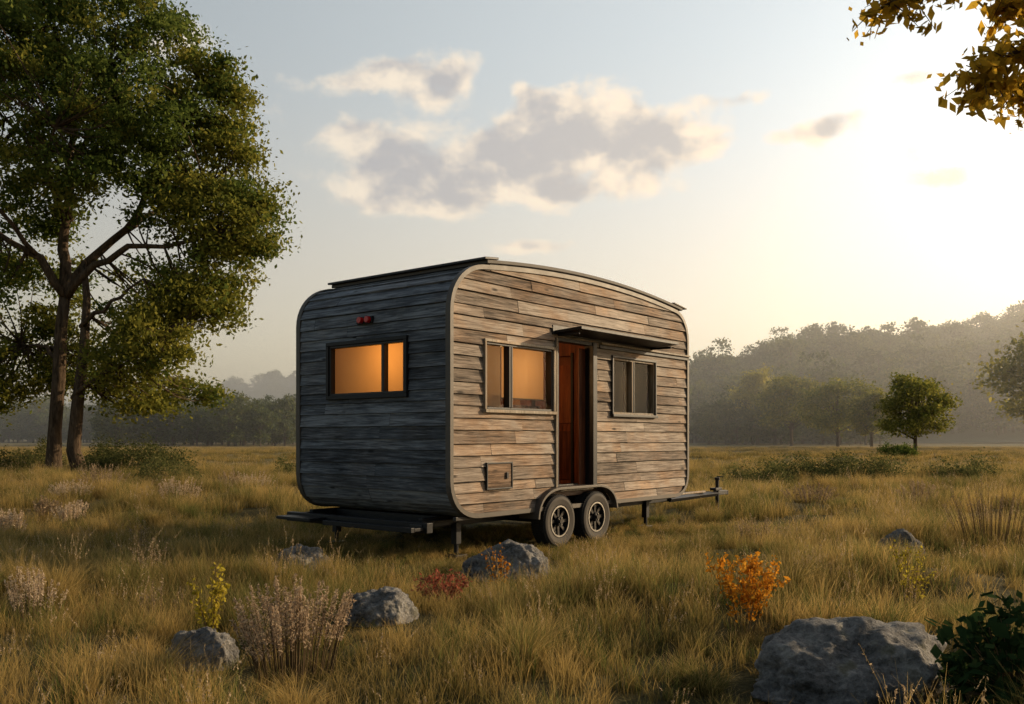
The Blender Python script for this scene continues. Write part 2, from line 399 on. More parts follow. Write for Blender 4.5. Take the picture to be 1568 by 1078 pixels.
def window(H,name,mull,fo,fi,glasscurt):
    x0,x1,z0,z1=H; mb=MB()
    a=-.055
    mb.box(x0-.035,x1+.035,a,.02,z1,z1+.035,0); mb.box(x0-.045,x1+.045,a-.02,.02,z0-.04,z0,0)
    mb.box(x0-.035,x0,a+.001,.02,z0,z1,0); mb.box(x1,x1+.035,a+.001,.02,z0,z1,0)
    for (l,r) in ((x0,x0+.03),(x1-.03,x1)): mb.box(l,r,-.03,.075,z0,z1,1)
    mb.box(x0+.03,x1-.03,-.03,.075,z0,z0+.03,1); mb.box(x0+.03,x1-.03,-.03,.075,z1-.03,z1,1)
    for q in mull: mb.box(q-.035,q-.001,-.035,.06,z0+.03,z1-.03,1); mb.box(q+.001,q+.03,-.042,.06,z0+.03,z1-.03,2)
    mb.obj(name+'_frame',[fo,fi,M_dark],tr,bevel=.005)
    g=MB(); g.add([(x0+.03,.02,z0+.03),(x1-.03,.02,z0+.03),(x1-.03,.02,z1-.03),(x0+.03,.02,z1-.03)],[(0,1,2,3)]); g.obj(name+'_glass',[M_glass],tr)
    c=MB()
    for (l,r,zz,mi) in glasscurt:
        c.add([(l,.14,zz),(r,.14,zz),(r,.14,z1+.02),(l,.14,z1+.02)],[(0,1,2,3)],mi); c.box(l,r,.13,.15,zz-.02,zz-.001,1)
    c.obj(name+'_blind',[M_fin,M_blind],tr)
window(HOLES[0],'side_window',[-1.0],M_trimw,M_dark,[(-1.5,-1.0,1.8,1),(-.98,-.08,2.02,0)])
window(HOLES[2],'front_side_window',[1.98],M_dark,M_trimw,[(1.38,1.98,1.8,1),(2.0,2.7,1.8,1)])
mb=MB(); y0,y1,z0,z1=RW; X=XR
for (l,r,za,zb) in ((y0-.05,y1+.05,z1,z1+.05),(y0-.05,y1+.05,z0-.05,z0),(y0-.05,y0,z0,z1),(y1,y1+.05,z0,z1)): mb.box(X-.06,X+.05,l,r,za,zb,0)
for (l,r,za,zb) in ((y0,y1,z1-.03,z1),(y0,y1,z0,z0+.03),(y0,y0+.03,z0+.03,z1-.03),(y1-.03,y1,z0+.03,z1-.03),(y0+.37,y0+.42,z0+.03,z1-.03)): mb.box(X-.04,X+.04,l,r,za,zb,1)
mb.obj('rear_window_frame',[M_black,M_dark],tr,bevel=.005)
g=MB(); g.add([(X,y0+.02,z0+.02),(X,y1-.02,z0+.02),(X,y1-.02,z1-.02),(X,y0+.02,z1-.02)],[(0,1,2,3)]); g.obj('rear_window_glass',[M_glass],tr)
c=MB(); ys=np.linspace(y0-.1,y1+.1,60); c.add([(X+.14,y,z0-.1) for y in ys]+[(X+.14,y,z1+.1) for y in ys],[(i,i+1,61+i,60+i) for i in range(59)]); c.obj('rear_window_blind',[M_curt],tr,smooth=True)
mb=MB(); x0,x1,z0,z1=HOLES[1]
mb.box(x0-.04,x0+.0,-.05,.10,z0-.02,z1+.05,0); mb.box(x0,x0+.055,-.025,.09,z0,z1,1)
mb.box(x1-.075,x1+.03,-.055,.10,z0-.02,z1+.05,1); mb.box(x0+.0,x1-.075,-.04,.10,z1,z1+.05,1)
mb.box(x0+.055,x1-.075,-.06,.10,z0-.03,z0+.01,0)
mb.obj('door_frame',[M_trimw,M_black],tr,bevel=.005)
mb=MB()
mb.box(XR+.2,XF-.1,.08,W-.08,.68,.76,0)
mb.box(1.30,1.34,.09,.62,.76,3.5,1,.3); mb.box(1.30,1.34,1.42,W-.08,.76,3.5,1,.7); mb.box(1.30,1.34,.62,1.42,2.75,3.5,1)
mb.box(1.40,1.43,.62,1.42,.76,2.75,1,.6)
mb.box(1.27,1.299,.60,.64,.76,2.79,2); mb.box(1.385,1.399,.70,1.02,1.72,2.62,1,.95); mb.box(1.385,1.399,.70,1.02,.85,1.60,1,.1); mb.box(1.37,1.399,1.06,1.09,1.6,1.9,2)
mb.box(.70,.96,.085,.11,.80,2.78,1,.2); mb.box(-1.9,-.2,1.9,2.6,.76,1.7,1); mb.box(-1.95,-.2,1.85,2.65,1.7,1.74,0); mb.box(-1.4,-.1,.18,.48,.76,1.93,1)
mb.box(-1.2,-1.05,.25,.35,1.93,2.1,3); mb.box(-.6,-.45,.25,.35,1.93,2.06,3)
mb.obj('interior_fittings',[M_floor,M_inner,M_black,M_curt],tr,bevel=.004)
def lamp(n,loc,e,r=.12,col=(1,.55,.2)):
    ld=bpy.data.lights.new(n,'POINT'); ld.energy=e; ld.shadow_soft_size=r; ld.color=col
    o=bpy.data.objects.new(n,ld); scene.collection.objects.link(o); o.parent=tr; o.location=loc
lamp('cabin_lamp',(-1.45,1.2,2.55),38,.12,(1,.52,.18)); lamp('ceiling_lamp',(.2,1.9,3.0),6,.1,(1,.42,.15)); lamp('reading_lamp',(-.45,.7,2.45),19)
mb=MB()
vs=[(-.06,.0,2.955),(2.6,.0,2.955),(2.6,-.48,2.985),(-.06,-.48,2.985)]
mb.add(vs+[(a,b,c-.04) for a,b,c in vs],[(0,1,2,3),(7,6,5,4),(0,4,5,1),(1,5,6,2),(2,6,7,3),(3,7,4,0)],0)
mb.box(-.1,2.6,-.04,.0,2.90,3.03,1)
for x in (.0,2.5): mb.box(x,x+.02,-.40,-.04,2.885,2.92,0)
mb.obj('door_awning',[M_black,M_dark],tr,bevel=.004)
mb=MB(); mb.box(1.05,XF+.03,-.075,-.025,2.855,2.883,0); mb.box(1.05,XF+.03,-.045,-.025,2.80,2.852,1)
mb.obj('drip_rail',[M_trimw,M_black],tr,bevel=.004)
mb=MB(); mb.box(-1.47,-1.0,-.045,.0,.87,1.17,0,.2); 
for (l,r,a,b) in ((-1.49,-.98,1.17,1.19),(-1.49,-.98,.85,.87),(-1.49,-1.47,.87,1.17),(-1.0,-.98,.87,1.17)): mb.box(l,r,-.055,.0,a,b,1)
mb.box(-1.12,-1.08,-.065,-.04,.98,1.06,2)
mb.obj('service_hatch',[M_wside,M_dark,M_black],tr,bevel=.004)
mb=MB(); mb.box(XR-.05,XR-.01,1.30,1.60,2.96,3.05,0); mb.cyl((XR-.07,1.36,3.005),(1,0,0),.042,.06,20,1); mb.cyl((XR-.07,1.5,3.005),(1,0,0),.042,.06,20,1)
mb.obj('tail_lamp',[M_black,M_red],tr,bevel=.006)
mb=MB()
for y in (.35,W-.4): mb.box(XR-.1,XF+.1,y,y+.07,.40,.53,0)
for x in (-1.8,-.6,.45,1.6,2.8,3.6): mb.box(x,x+.07,.42,W-.4,.41,.52,0)
mb.box(XR-.30,XR-.20,.08,W-.1,.38,.50,0)
mb.box(XR-.20,XR+.5,.30,.38,.42,.50,0); mb.box(XR-.20,XR+.5,W-.38,W-.30,.42,.50,0)
mb.box(XR-.52,XR-.46,.12,1.7,.40,.46,0); mb.box(XR-.46,XR-.30,.12,.18,.41,.45,0); mb.box(XR-.46,XR-.30,1.64,1.7,.41,.45,0)
mb.box(XR-.56,XR-.30,1.9,W-.22,.43,.47,0)
mb.box(XR-.315,XR-.30,.15,.35,.43,.48,2)
mb.box(-2.0,3.4,-.0,.05,.50,.548,2)
mb.obj('chassis_frame',[M_black,M_red,M_dark],tr,bevel=.006)
mb=MB()
for x in (0,.9): mb.cyl((x,W/2,.36),(0,1,0),.04,W-.3,12,0)
for x,y in ((-1.72,.25),(-1.72,W-.3),(2.95,.3),(2.95,W-.3)):
    mb.box(x,x+.09,y,y+.09,.18,.45,0); mb.box(x-.06,x+.15,y-.05,y+.14,.02,.05,0); mb.cyl((x+.045,y+.045,.10),(0,0,1),.03,.18,10,0)
mb.box(-.55,1.5,.22,.26,.45,.80,0); mb.box(-.5,1.45,.1,.26,.80,.84,0)
mb.obj('running_gear',[M_black],tr,bevel=.004)
def wheel(x,y,name,sgn):
    R=.36; mb=MB(); seg=48; prof=[(.205,-.10,2),(.23,-.115,3),(.30,-.128,3),(.335,-.12,0),(.355,-.10,0),(.36,-.05,0),(.36,.05,0),(.355,.10,0),(.335,.12,0),(.30,.125,0),(.21,.11,0)]
    vs=[]; 
    for j in range(seg):
        t=2*math.pi*j/seg
        for r,w,_ in prof: vs.append((x+r*math.cos(t),y+sgn*w,R+r*math.sin(t)))
    n=len(prof)
    for i in range(n-1):
        fs=[(j*n+i,j*n+i+1,((j+1)%seg)*n+i+1,((j+1)%seg)*n+i) for j in range(seg)]
        mb.add([vs[k] for f in fs for k in f],[(4*q,4*q+1,4*q+2,4*q+3) for q in range(seg)],1 if prof[i][2]==3 else 0)
    for j in range(64):
        t=2*math.pi*j/64
        for w0,w1 in ((-.10,-.05),(-.03,.03),(.05,.10)):
            q=[]
            for rr in (.357,.368):
                for dt in (-.03,.03):
                    for w in (w0,w1): q.append((x+rr*math.cos(t+dt),y+w,R+rr*math.sin(t+dt)))
            mb.add(q,[(0,1,3,2),(4,6,7,5),(0,4,5,1),(2,3,7,6),(0,2,6,4),(1,5,7,3)],0)
    def ring(r0,w0,r1,w1,mi):
        vs=[];
        for j in range(seg):
            t=2*math.pi*j/seg
            vs+=[(x+r0*math.cos(t),y+sgn*w0,R+r0*math.sin(t)),(x+r1*math.cos(t),y+sgn*w1,R+r1*math.sin(t))]
        mb.add(vs,[(2*j,2*j+1,(2*j+3)%(2*seg),(2*j+2)%(2*seg)) for j in range(seg)],mi)
    ring(.215,-.118,.195,-.118,4); ring(.195,-.118,.185,-.05,2); ring(.185,-.05,.10,-.035,3)
    for j in range(8):
        t=2*math.pi*j/8; c,s_=math.cos(t),math.sin(t); a=np.array([c,0,s_]); b=np.array([-s_,0,c])
        q=[]
        for rr,hw in ((.05,.018),(.195,.022)):
            for w in (-.085 if rr<.1 else -.09,-.06):
                for g_ in (-1,1): p=a*rr+b*hw*g_; q.append((x+p[0],y+sgn*w,R+p[2]))
        mb.add(q,[(0,1,3,2),(4,6,7,5),(0,4,5,1),(2,3,7,6),(0,2,6,4),(1,5,7,3)],2)
    mb.cyl((x,y-sgn*.095,R),(0,1,0),.065,.05,24,3); mb.cyl((x,y-sgn*.125,R),(0,1,0),.038,.04,20,2)
    for j in range(5):
        t=2*math.pi*j/5; mb.cyl((x+.05*math.cos(t),y-sgn*.124,R+.05*math.sin(t)),(0,1,0),.008,.02,8,4)
    mb.cyl((x,y,R),(0,1,0),.19,.06,24,3)
    mb.obj(name,[M_tyre,M_lip,M_hub,M_black,M_metal],tr,smooth=False)
for i,x in enumerate((0,.9)):
    wheel(x,.03,'wheel_%d'%(i+1),1); wheel(x,W-.03,'far_wheel_%d'%(i+1),-1)
mb=MB(); pth=[]
pth+=[tuple(p) for p in bez((-.50,.42),(-.49,.62),(-.36,.775),(-.05,.80),10)]
pth+=[tuple(p) for p in bez((.0,.802),(.3,.80),(.6,.80),(.92,.802),5)]
pth+=[tuple(p) for p in bez((.97,.80),(1.26,.775),(1.39,.64),(1.41,.46),10)]
vs=[]
for i,p in enumerate(pth):
    a=np.array(pth[max(i-1,0)]); b=np.array(pth[min(i+1,len(pth)-1)]); t=(b-a)/np.linalg.norm(b-a); n_=np.array([-t[1],t[0]])
    o=np.array(p)+n_*.022; q=np.array(p)-n_*.012
    vs+=[(o[0],-.115,o[1]),(o[0],.22,o[1]),(q[0],.22,q[1]),(q[0],-.115,q[1])]
mb.add(vs,[(i*4+a,i*4+(a+1)%4,i*4+4+(a+1)%4,i*4+4+a) for i in range(len(pth)-1) for a in range(4)]+[(0,3,2,1),tuple(len(vs)-4+i for i in range(4))])
mb.obj('wheel_fender',[M_rim],tr,bevel=.004)
mb=MB(); tx,ty=XF+2.1,.42
mb.tube([(XF-.3,.15,.46),(tx,ty,.44)],[.05,.05],4,0); mb.tube([(XF-.3,1.9,.46),(tx-.2,ty+.05,.44)],[.045,.045],4,0)
mb.box(tx-.12,tx+.28,ty-.05,ty+.05,.41,.49,0); mb.cyl((tx+.30,ty,.44),(0,0,1),.055,.08,16,0)
mb.cyl((tx-.1,ty-.02,.37),(0,0,1),.035,.66,14,0); mb.cyl((tx-.1,ty-.02,.03),(0,0,1),.06,.05,14,0); mb.cyl((tx-.1,ty-.02,.72),(0,0,1),.05,.05,14,0)
mb.tube([(tx-.1,ty-.02,.76),(tx-.1,ty-.14,.76),(tx-.1,ty-.14,.68)],[.012]*3,8,0)
mb.box(tx-.25,tx-.0,ty-.07,ty+.06,.50,.55,0); mb.box(XF-.1,XF+1.3,.28,.34,.50,.53,1)
mb.obj('tow_hitch',[M_black,M_trimw],tr,bevel=.004)
# ------------------------------------------------------------ grass
ROCKS=[(1308,1050,1.24,.85,.37,1.3,.2),(310,1015,.48,.36,.27,2.2,0),(585,968,.54,.4,.24,3.7,.5),(780,885,.86,.6,.36,4.1,-.2),(461,875,.64,.42,.30,5.9,.3),(1380,864,.62,.4,.32,6.3,0)]
CLEAR=[(*G(r[0],r[1])[:2],r[2]*.62+.08) for r in ROCKS]+[(*G(450,1045)[:2],.40),(*G(322,985)[:2],.2),(*G(1140,985)[:2],.25)]
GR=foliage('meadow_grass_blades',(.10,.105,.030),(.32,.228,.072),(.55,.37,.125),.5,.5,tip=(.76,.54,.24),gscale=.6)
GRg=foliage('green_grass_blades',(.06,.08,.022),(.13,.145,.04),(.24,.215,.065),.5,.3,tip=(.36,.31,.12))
SEED=foliage('seed_heads',(.30,.22,.13),(.46,.34,.21),(.62,.48,.31),.45)
def blades(name,n,rad,hmin,hmax,w,bend,mat,seg=3,coll=None,outward=0.0,seeds=0):
    a=rng.uniform(0,2*np.pi,n); r=rad*np.sqrt(rng.uniform(0,1,n)); bx,by=r*np.cos(a),r*np.sin(a)
    h=rng.uniform(hmin,hmax,n)*(1-.25*(r/rad)); da=rng.uniform(0,2*np.pi,n); 
    dx=np.cos(da)*(1-outward)+np.cos(a)*outward; dy=np.sin(da)*(1-outward)+np.sin(a)*outward
    b=bend*rng.uniform(.2,1.2,n)*h; wa=rng.uniform(0,np.pi,n); ww=w*rng.uniform(.6,1.2,n)
    V_=[];H_=[]
    for i in range(seg+1):
        t=i/seg; cx=bx+dx*b*t*t; cy=by+dy*b*t*t; cz=h*(t-.25*bend*t*t)-.02
        hw=ww*(1-t**1.6)/2+.0004
        V_.append(np.stack([cx-np.cos(wa)*hw,cy-np.sin(wa)*hw,cz],1)); V_.append(np.stack([cx+np.cos(wa)*hw,cy+np.sin(wa)*hw,cz],1))
        H_+= [np.full(n,t),np.full(n,t)]
    K=2*(seg+1)
    v=np.stack(V_,1).reshape(-1,3); hg=np.stack(H_,1).reshape(-1)
    base=(np.arange(n)*K)[:,None]
    f=np.concatenate([base+np.array([[2*i,2*i+1,2*i+3,2*i+2]]) for i in range(seg)],0)
    tone=np.tile(rng.uniform(0,1,n),seg); mi=np.zeros(len(f)); mats=[mat]
    if seeds:
        C=[]
        for _ in range(seeds):
            t=rng.uniform(.78,1.0,n); C.append(np.stack([bx+dx*b*t*t,by+dy*b*t*t,h*(t-.25*bend*t*t)-.02],1)+rng.normal(size=(n,3))*.004)
        C=np.concatenate(C); lv,lf=leaves(C,.016,.35); f=np.concatenate([f,lf+len(v)]); v=np.concatenate([v,lv]); hg=np.r_[hg,np.ones(len(lv))]; tone=np.r_[tone,rng.uniform(0,1,len(lf))]; mi=np.r_[mi,np.ones(len(lf))]; mats=[mat,SEED]
    return npmesh(name,v,f,mats,tone,hg,coll,mi)
c_near=bpy.data.collections.new('grass_tufts'); c_far=bpy.data.collections.new('grass_tufts_far'); c_tus=bpy.data.collections.new('tussocks')
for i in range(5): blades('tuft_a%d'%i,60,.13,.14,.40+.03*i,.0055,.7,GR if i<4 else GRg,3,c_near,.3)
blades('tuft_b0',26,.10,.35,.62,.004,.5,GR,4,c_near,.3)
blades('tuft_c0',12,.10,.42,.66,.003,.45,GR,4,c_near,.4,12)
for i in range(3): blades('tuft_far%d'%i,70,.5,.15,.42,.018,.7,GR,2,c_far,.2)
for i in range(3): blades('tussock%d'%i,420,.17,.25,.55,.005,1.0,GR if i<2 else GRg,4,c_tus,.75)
def nz(x,y,s,o=0.0): return np.array([mnoise.noise((a*s+o,b*s-o,o*.3)) for a,b in zip(x,y)])
def scatter(name,y0,y1,dens,coll,nidx,s0,s1,weights=None,flat=False,xs=.72,xpad=3):
    A=(y1-y0)*2*(xs*y1+xpad); n=int(A*dens); y=rng.uniform(y0,y1,n); x=rng.uniform(-1,1,n)*(xs*y1+xpad); k=np.abs(x)<xs*y+xpad; x,y=x[k],y[k]
    nn_=nz(x,y,.55,3.1); keep=rng.uniform(0,1,len(x))<(.72+.9*nn_); x,y,nn_=x[keep],y[keep],nn_[keep]
    s=rng.uniform(s0,s1,len(x))*(1+.55*nn_)
    lx,ly=local(x,y); dx=np.maximum(np.abs(lx-.85)-2.9,0); dy=np.maximum(np.abs(ly-1.2)-1.7,0); d=np.hypot(dx,dy)
    s*=.42+.58*np.clip(d/1.6,0,1)
    for wx in (0,.9):
        bad=(np.abs(lx-wx)<.33)&(np.abs(ly-.05)<.22); s[bad]*=.25
    for cx_,cy_,cr in CLEAR:
        dd=np.hypot((x-cx_),(y-cy_+.25)*.8); s*=.38+.62*np.clip((dd-cr*.75)/.25,0,1)
    if weights is None: weights=np.ones(nidx)/nidx
    idx=rng.choice(nidx,len(x),p=weights)
    rot=np.stack([rng.normal(0,.08,len(x)),rng.normal(0,.08,len(x)),rng.uniform(0,6.28,len(x))],1)
    sc=np.stack([s*.3+.75*(s1+s0)/2*.8,s*.3+.75*(s1+s0)/2*.8,s],1)
    return instancer(name,np.stack([x,y,hfun(x,y)],1),rot,sc,idx,coll)
scatter('meadow_grass',3.0,15,56,c_near,7,.6,1.05,[.19,.19,.16,.14,.20,.07,.05])
scatter('meadow_grass',15,42,10,c_near,7,.9,1.5,[.20,.20,.19,.17,.14,.05,.05],xs=.64)
scatter('meadow_grass',40,130,.9,c_far,3,.8,1.4,xs=.64)
scatter('tussock_grass',3.5,30,.50,c_tus,3,.6,1.25)
# ------------------------------------------------------------ trees
LF=foliage('tree_leaves',(.065,.10,.024),(.165,.205,.045),(.34,.32,.07),.5)
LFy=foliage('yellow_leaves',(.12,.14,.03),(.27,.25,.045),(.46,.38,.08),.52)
LFd=foliage('forest_leaves',(.034,.055,.018),(.082,.112,.034),(.18,.18,.055),.35)
LFo=foliage('autumn_leaves',(.24,.17,.02),(.50,.30,.03),(.68,.42,.045),.62)
def curve(p,q,sag=0,n=7,w=.05):
    p,q=np.array(p,float),np.array(q,float); L=np.linalg.norm(q-p); out=[]
    o1=rng.normal(size=3)*w*L
    for i in range(n):
        t=i/(n-1); out.append(p*(1-t)+q*t+o1*math.sin(math.pi*t)+np.array([0,0,sag*L*math.sin(math.pi*t)]))
    return out
def big_tree():
    Y=37; S=Y/F; wood_=MB(); base1=P(82,670,Y)*[1,1,0]; base2=P(128,670,Y-.8)*[1,1,0]
    def T(px,py,dy=0): p=P(px,py,Y); p[1]+=dy; return p
    main=[base1+[0,0,-.2],T(84,660),T(90,580),T(94,500),T(100,450)]
    wood_.tube([base1+[0,0,-.3],base1+[0,0,.3]]+main[1:],[.44,.32,.27,.25,.24,.22],12,0,wob=.12)
    sec=[base2+[0,0,-.3],T(127,690,-.8),T(133,620,-.8),T(139,540,-.6),T(140,460,-.4),T(128,400,0)]
    wood_.tube(sec,[.36,.27,.23,.19,.15,.11],10,0,wob=.12)
    limbs=[([(100,452,0),(70,400,-.5),(20,370,-1),(-60,330,-1)],.2),([(100,452,0),(92,380,.3),(95,310,.5),(100,200,.6),(90,90,.4),(80,20,0)],.24),
      ([(100,452,0),(130,400,.2),(185,350,.5),(230,270,.8),(270,180,.5),(300,120,.3)],.2),([(105,450,0),(150,410,-.4),(215,385,-1),(290,385,-1.2),(350,360,-1.3)],.16),
      ([(98,330,.5),(60,270,1),(20,200,1),(-30,150,1)],.14),([(100,260,.6),(140,190,.2),(160,110,0)],.12),([(220,290,.7),(290,270,0),(350,290,-.5),(390,320,-.5)],.09),
      ([(133,500,-.5),(170,490,-1.5),(220,465,-2),(250,440,-2)],.10),([(124,610,-.8),(170,585,-1.5),(230,560,-2),(270,520,-2)],.09),([(96,560,0),(50,530,1),(0,520,1.5)],.10),
      ([(70,400,-.5),(40,340,-2),(10,300,-3)],.1),([(92,330,.3),(110,270,-2),(150,240,-3.5)],.11),([(185,350,.5),(200,300,2.5),(250,260,4)],.1)]
    nodes=[]
    for pts,r in limbs:
        pp=[T(*q) for q in pts]; fine=[]
        for a,b in zip(pp[:-1],pp[1:]):
            fine+= [a*(1-t)+b*t+rng.normal(size=3)*.05 for t in (0,.33,.66)]
        fine.append(pp[-1]); n=len(fine); wood_.tube(fine,[r*(1-.8*i/(n-1))+.015 for i in range(n)],8,0,wob=.1); nodes+=fine[2:]
    nodes=np.array(nodes)
    blobs=[(60,50,110,75,0,1),(150,75,100,80,-1,1),(170,10,100,60,0,1),(-40,60,100,110,1,1),(0,170,120,110,0,1),(-90,240,90,110,0,1),(240,100,100,80,0,1),(320,155,62,65,0,1),(130,220,130,85,-2,1),
      (130,190,130,95,3,1),(290,250,95,75,.5,1.2),(372,315,48,45,0,1.2),(350,215,45,45,.3,1),(220,310,95,45,-1.5,1),(390,360,48,34,-.5,1.2),(345,400,68,45,-.5,1.2),(30,300,85,55,1,1),(290,465,60,40,-1,1.1),(320,330,80,50,-1,1),
      (210,420,60,26,1.5,.6),(30,410,70,35,2,.6),(-30,420,80,70,0,.9),(0,545,65,55,2,1.0),(-60,600,80,60,1,1),(215,555,75,38,-1.5,1),(278,520,55,50,-2,1.1),(200,615,60,22,0,.6),(50,110,90,80,-3,1),(230,200,100,80,-2.5,1),(345,130,34,34,0,.8),(300,345,80,35,1,.8),(45,470,60,40,2.5,.8),(180,490,70,45,2.5,.9),(60,560,60,50,3,.8),(240,600,70,30,2.5,.9),(330,470,40,40,0,.8)]
    pts=[];ypts=[]
    for i,(cx,cy,rx,ry,dy,dn) in enumerate(blobs):
        c=T(cx,cy,dy); nc=int(28*dn*(rx*ry/7000)**.6)+6
        for _ in range(nc):
            d=rng.normal(size=3); d/=np.linalg.norm(d); q=c+d*np.array([rx*S,min(rx,90)*S*.9,ry*S])*rng.uniform(.35,1.05)**.6
            nn2=nodes[np.argmin(np.linalg.norm(nodes-q,axis=1))]
            if rng.uniform()<.7: wood_.tube(curve(nn2,q,-.04,5),[.045,.035,.028,.02,.01],5,0)
            m=int(rng.uniform(90,260)); sp=rng.uniform(.24,.50)
            L=q+rng.normal(size=(m,3))*np.array([sp*1.15,sp,sp*.6])
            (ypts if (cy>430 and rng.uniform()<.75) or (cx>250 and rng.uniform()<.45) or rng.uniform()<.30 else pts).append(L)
    e=bpy.data.objects.new('deciduous_tree',None); scene.collection.objects.link(e)
    wood_.obj('trunk_and_limbs',[M_bark],e,smooth=True)
    for nm,pl,mt in (('foliage',pts,LF),('yellow_foliage',ypts,LFy)):  # yellower share of the leaves, more of it low and to the right
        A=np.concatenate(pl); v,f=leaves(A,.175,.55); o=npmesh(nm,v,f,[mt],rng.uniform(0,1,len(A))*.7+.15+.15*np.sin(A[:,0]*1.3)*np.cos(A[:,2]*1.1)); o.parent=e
big_tree()
def tree_proto(name,h,w,nclu,lpc,lsize,mat,coll,kind=0,skirt=.22):
    wd=MB(); wd.tube([(0,0,-.3),(0.05,0,h*.2),(-.05,.05,h*.5),(0,0,h*.8)],[h*.025,h*.02,h*.014,h*.004],7,1,.5)
    pts=[]; nb=11; bl=[]
    for i in range(nb):
        a=i*2.4; zz=(i+.5)/nb; R=w*.32*math.sin(math.pi*(.2+.72*zz)); bl.append((R*math.cos(a),R*math.sin(a),h*(skirt+(1-skirt)*(.16+.68*zz)),w*rng.uniform(.15,.24),h*(1-skirt)*rng.uniform(.09,.17)))
    for c_ in range(nclu):
        B=bl[c_%nb]; d=rng.normal(size=3); d/=np.linalg.norm(d); rr=rng.uniform(.3,1.05)**.5; q=np.array([B[0]+d[0]*B[3]*rr,B[1]+d[1]*B[3]*rr,B[2]+d[2]*B[4]*rr])
        if rng.uniform()<.4: wd.tube([(0,0,h*rng.uniform(.15,.5)),tuple(q)],[h*.008,h*.002],4,1)
        sp=w*.065; pts.append(q+rng.normal(size=(lpc,3))*[sp,sp,sp*.6])
    A=np.concatenate(pts); v,f=leaves(A,lsize,.6)
    nv=len(v); v=np.concatenate([v,np.array(wd.v)])
    fw=np.array([t for t in wd.f if len(t)==4])+nv; mi=np.r_[np.zeros(len(f)),np.ones(len(fw))]; f=np.concatenate([f,fw])
    tone=np.r_[rng.uniform(0,1,len(A)),np.full(len(fw),.5)]
    return npmesh(name,v,f,[mat,M_bark],tone,coll=coll,mi=mi)
for (px,py,topy,wpx) in ((1402,697,566,112),(1283,685,573,118),(1212,683,568,100),(1160,681,562,80),(1335,686,590,60),(1625,688,480,190)):
    b=G(px,py); h=(py-topy)/F*b[1]; w=wpx/F*b[1]*1.05
    o=tree_proto('field_tree',h,w,130,90,h*.032,LFy,None,0,.18); o.location=b; o.rotation_euler[2]=rng.uniform(0,6)
def bush(px,py,w,h,mat=LF,name='shrub',n=70,ls=.07):
    b=G(px,py); b[2]=hfun(b[0],b[1]); pts=[]
    for _ in range(n):
        d=rng.normal(size=3); d/=np.linalg.norm(d); d[2]=abs(d[2]); q=np.array([d[0]*w/2,d[1]*min(w/2,1.2),d[2]*h*.9])*rng.uniform(.3,1)**.5
        q[2]*= .7+.5*mnoise.noise((q[0]*1.2+px,q[1],0)); pts.append(q+rng.normal(size=(60,3))*[w*.05,.12,h*.09])
    A=np.concatenate(pts); A[:,2]=np.abs(A[:,2]); v,f=leaves(A,ls,.5); o=npmesh(name,v,f,[mat],rng.uniform(0,1,len(A))); o.location=b; return o
OL=foliage('shrub_leaves',(.055,.066,.024),(.125,.13,.045),(.23,.20,.075),.45)
bush(1160,742,2.8,1.15,OL,n=100); bush(1230,738,3.4,1.5,OL,n=120); bush(1320,738,3.4,1.4,OL,n=110); bush(1490,738,3.6,1.1,OL,n=90); bush(1375,699,3.0,1.6,LF,ls=.14); bush(210,728,4.6,2.0,OL,n=150,ls=.09); bush(160,722,2.6,1.6,OL,ls=.09)
bush(60,722,2.2,1.8,OL,ls=.09); bush(440,733,1.2,1.0,OL,n=30); bush(10,725,2.6,1.3,OL,ls=.09); bush(255,745,2.0,1.1,OL,n=50)
c_for=bpy.data.collections.new('forest_trees')
for i in range(5): tree_proto('forest_tree_%d'%i,14+i*.7,11.5+rng.uniform(-1,2),80,45,.70,LFd,c_for,0,.04)
def hillz(x,y):
    z=34*np.exp(-((x-235)/110)**2-((y-400)/110)**2)+18*np.exp(-((x-110)/70)**2-((y-330)/60)**2)+22*np.exp(-((x-330)/120)**2-((y-330)/90)**2)
    z+=72*np.exp(-((x+60)/330)**2-((y-980)/140)**2)+75*np.exp(-((x-600)/260)**2-((y-850)/170)**2)
    return z-1.2
def hill():
    n=150; xs=np.linspace(-900,1100,n); ys=np.linspace(220,1400,n); X_,Y_=np.meshgrid(xs,ys); Z_=hillz(X_,Y_); v=np.stack([X_,Y_,Z_],-1).reshape(-1,3)
    i=np.arange(n*n).reshape(n,n); f=np.stack([i[:-1,:-1],i[:-1,1:],i[1:,1:],i[1:,:-1]],-1).reshape(-1,4)
    npmesh('hills',v,f,[simple('hill_scrub',(.05,.06,.025),.95,0,.5,.05)],smooth=True)
hill()
def forest(name,n,fx,smin,smax,big=0.0):
    pts=[]
    while len(pts)<n:
        p=fx(); pts.append((p[0],p[1],max(0,float(hillz(p[0],p[1])))))
    s=rng.uniform(smin,smax,n); s*=np.where(rng.uniform(0,1,n)<big,1.22,1.0); r=np.zeros((n,3)); r[:,2]=rng.uniform(0,6.28,n)
    instancer(name,pts,r,np.stack([s*rng.uniform(.95,1.25,n),s*rng.uniform(.95,1.25,n),s*rng.uniform(.85,1.12,n)],1),rng.choice(5,n),c_for)
forest('distant_forest',1000,lambda:(lambda y:((rng.uniform(.17,.85))*y,y))(rng.uniform(235,430)),.65,1.2,.08)
forest('distant_forest',420,lambda:(lambda y:((rng.uniform(-.75,.2))*y,y))(rng.uniform(250,330)),.5,.9)
forest('distant_forest',70,lambda:(lambda y:((rng.uniform(-.45,-.2))*y,y))(rng.uniform(150,215)),.35,.65)
forest('distant_forest',40,lambda:(lambda y:((rng.uniform(.22,.42))*y,y))(rng.uniform(175,225)),.4,.75)
forest('distant_forest',1300,lambda:(lambda y:((rng.uniform(-.75,.85))*y,y))(rng.uniform(780,1050)),1.2,1.8)
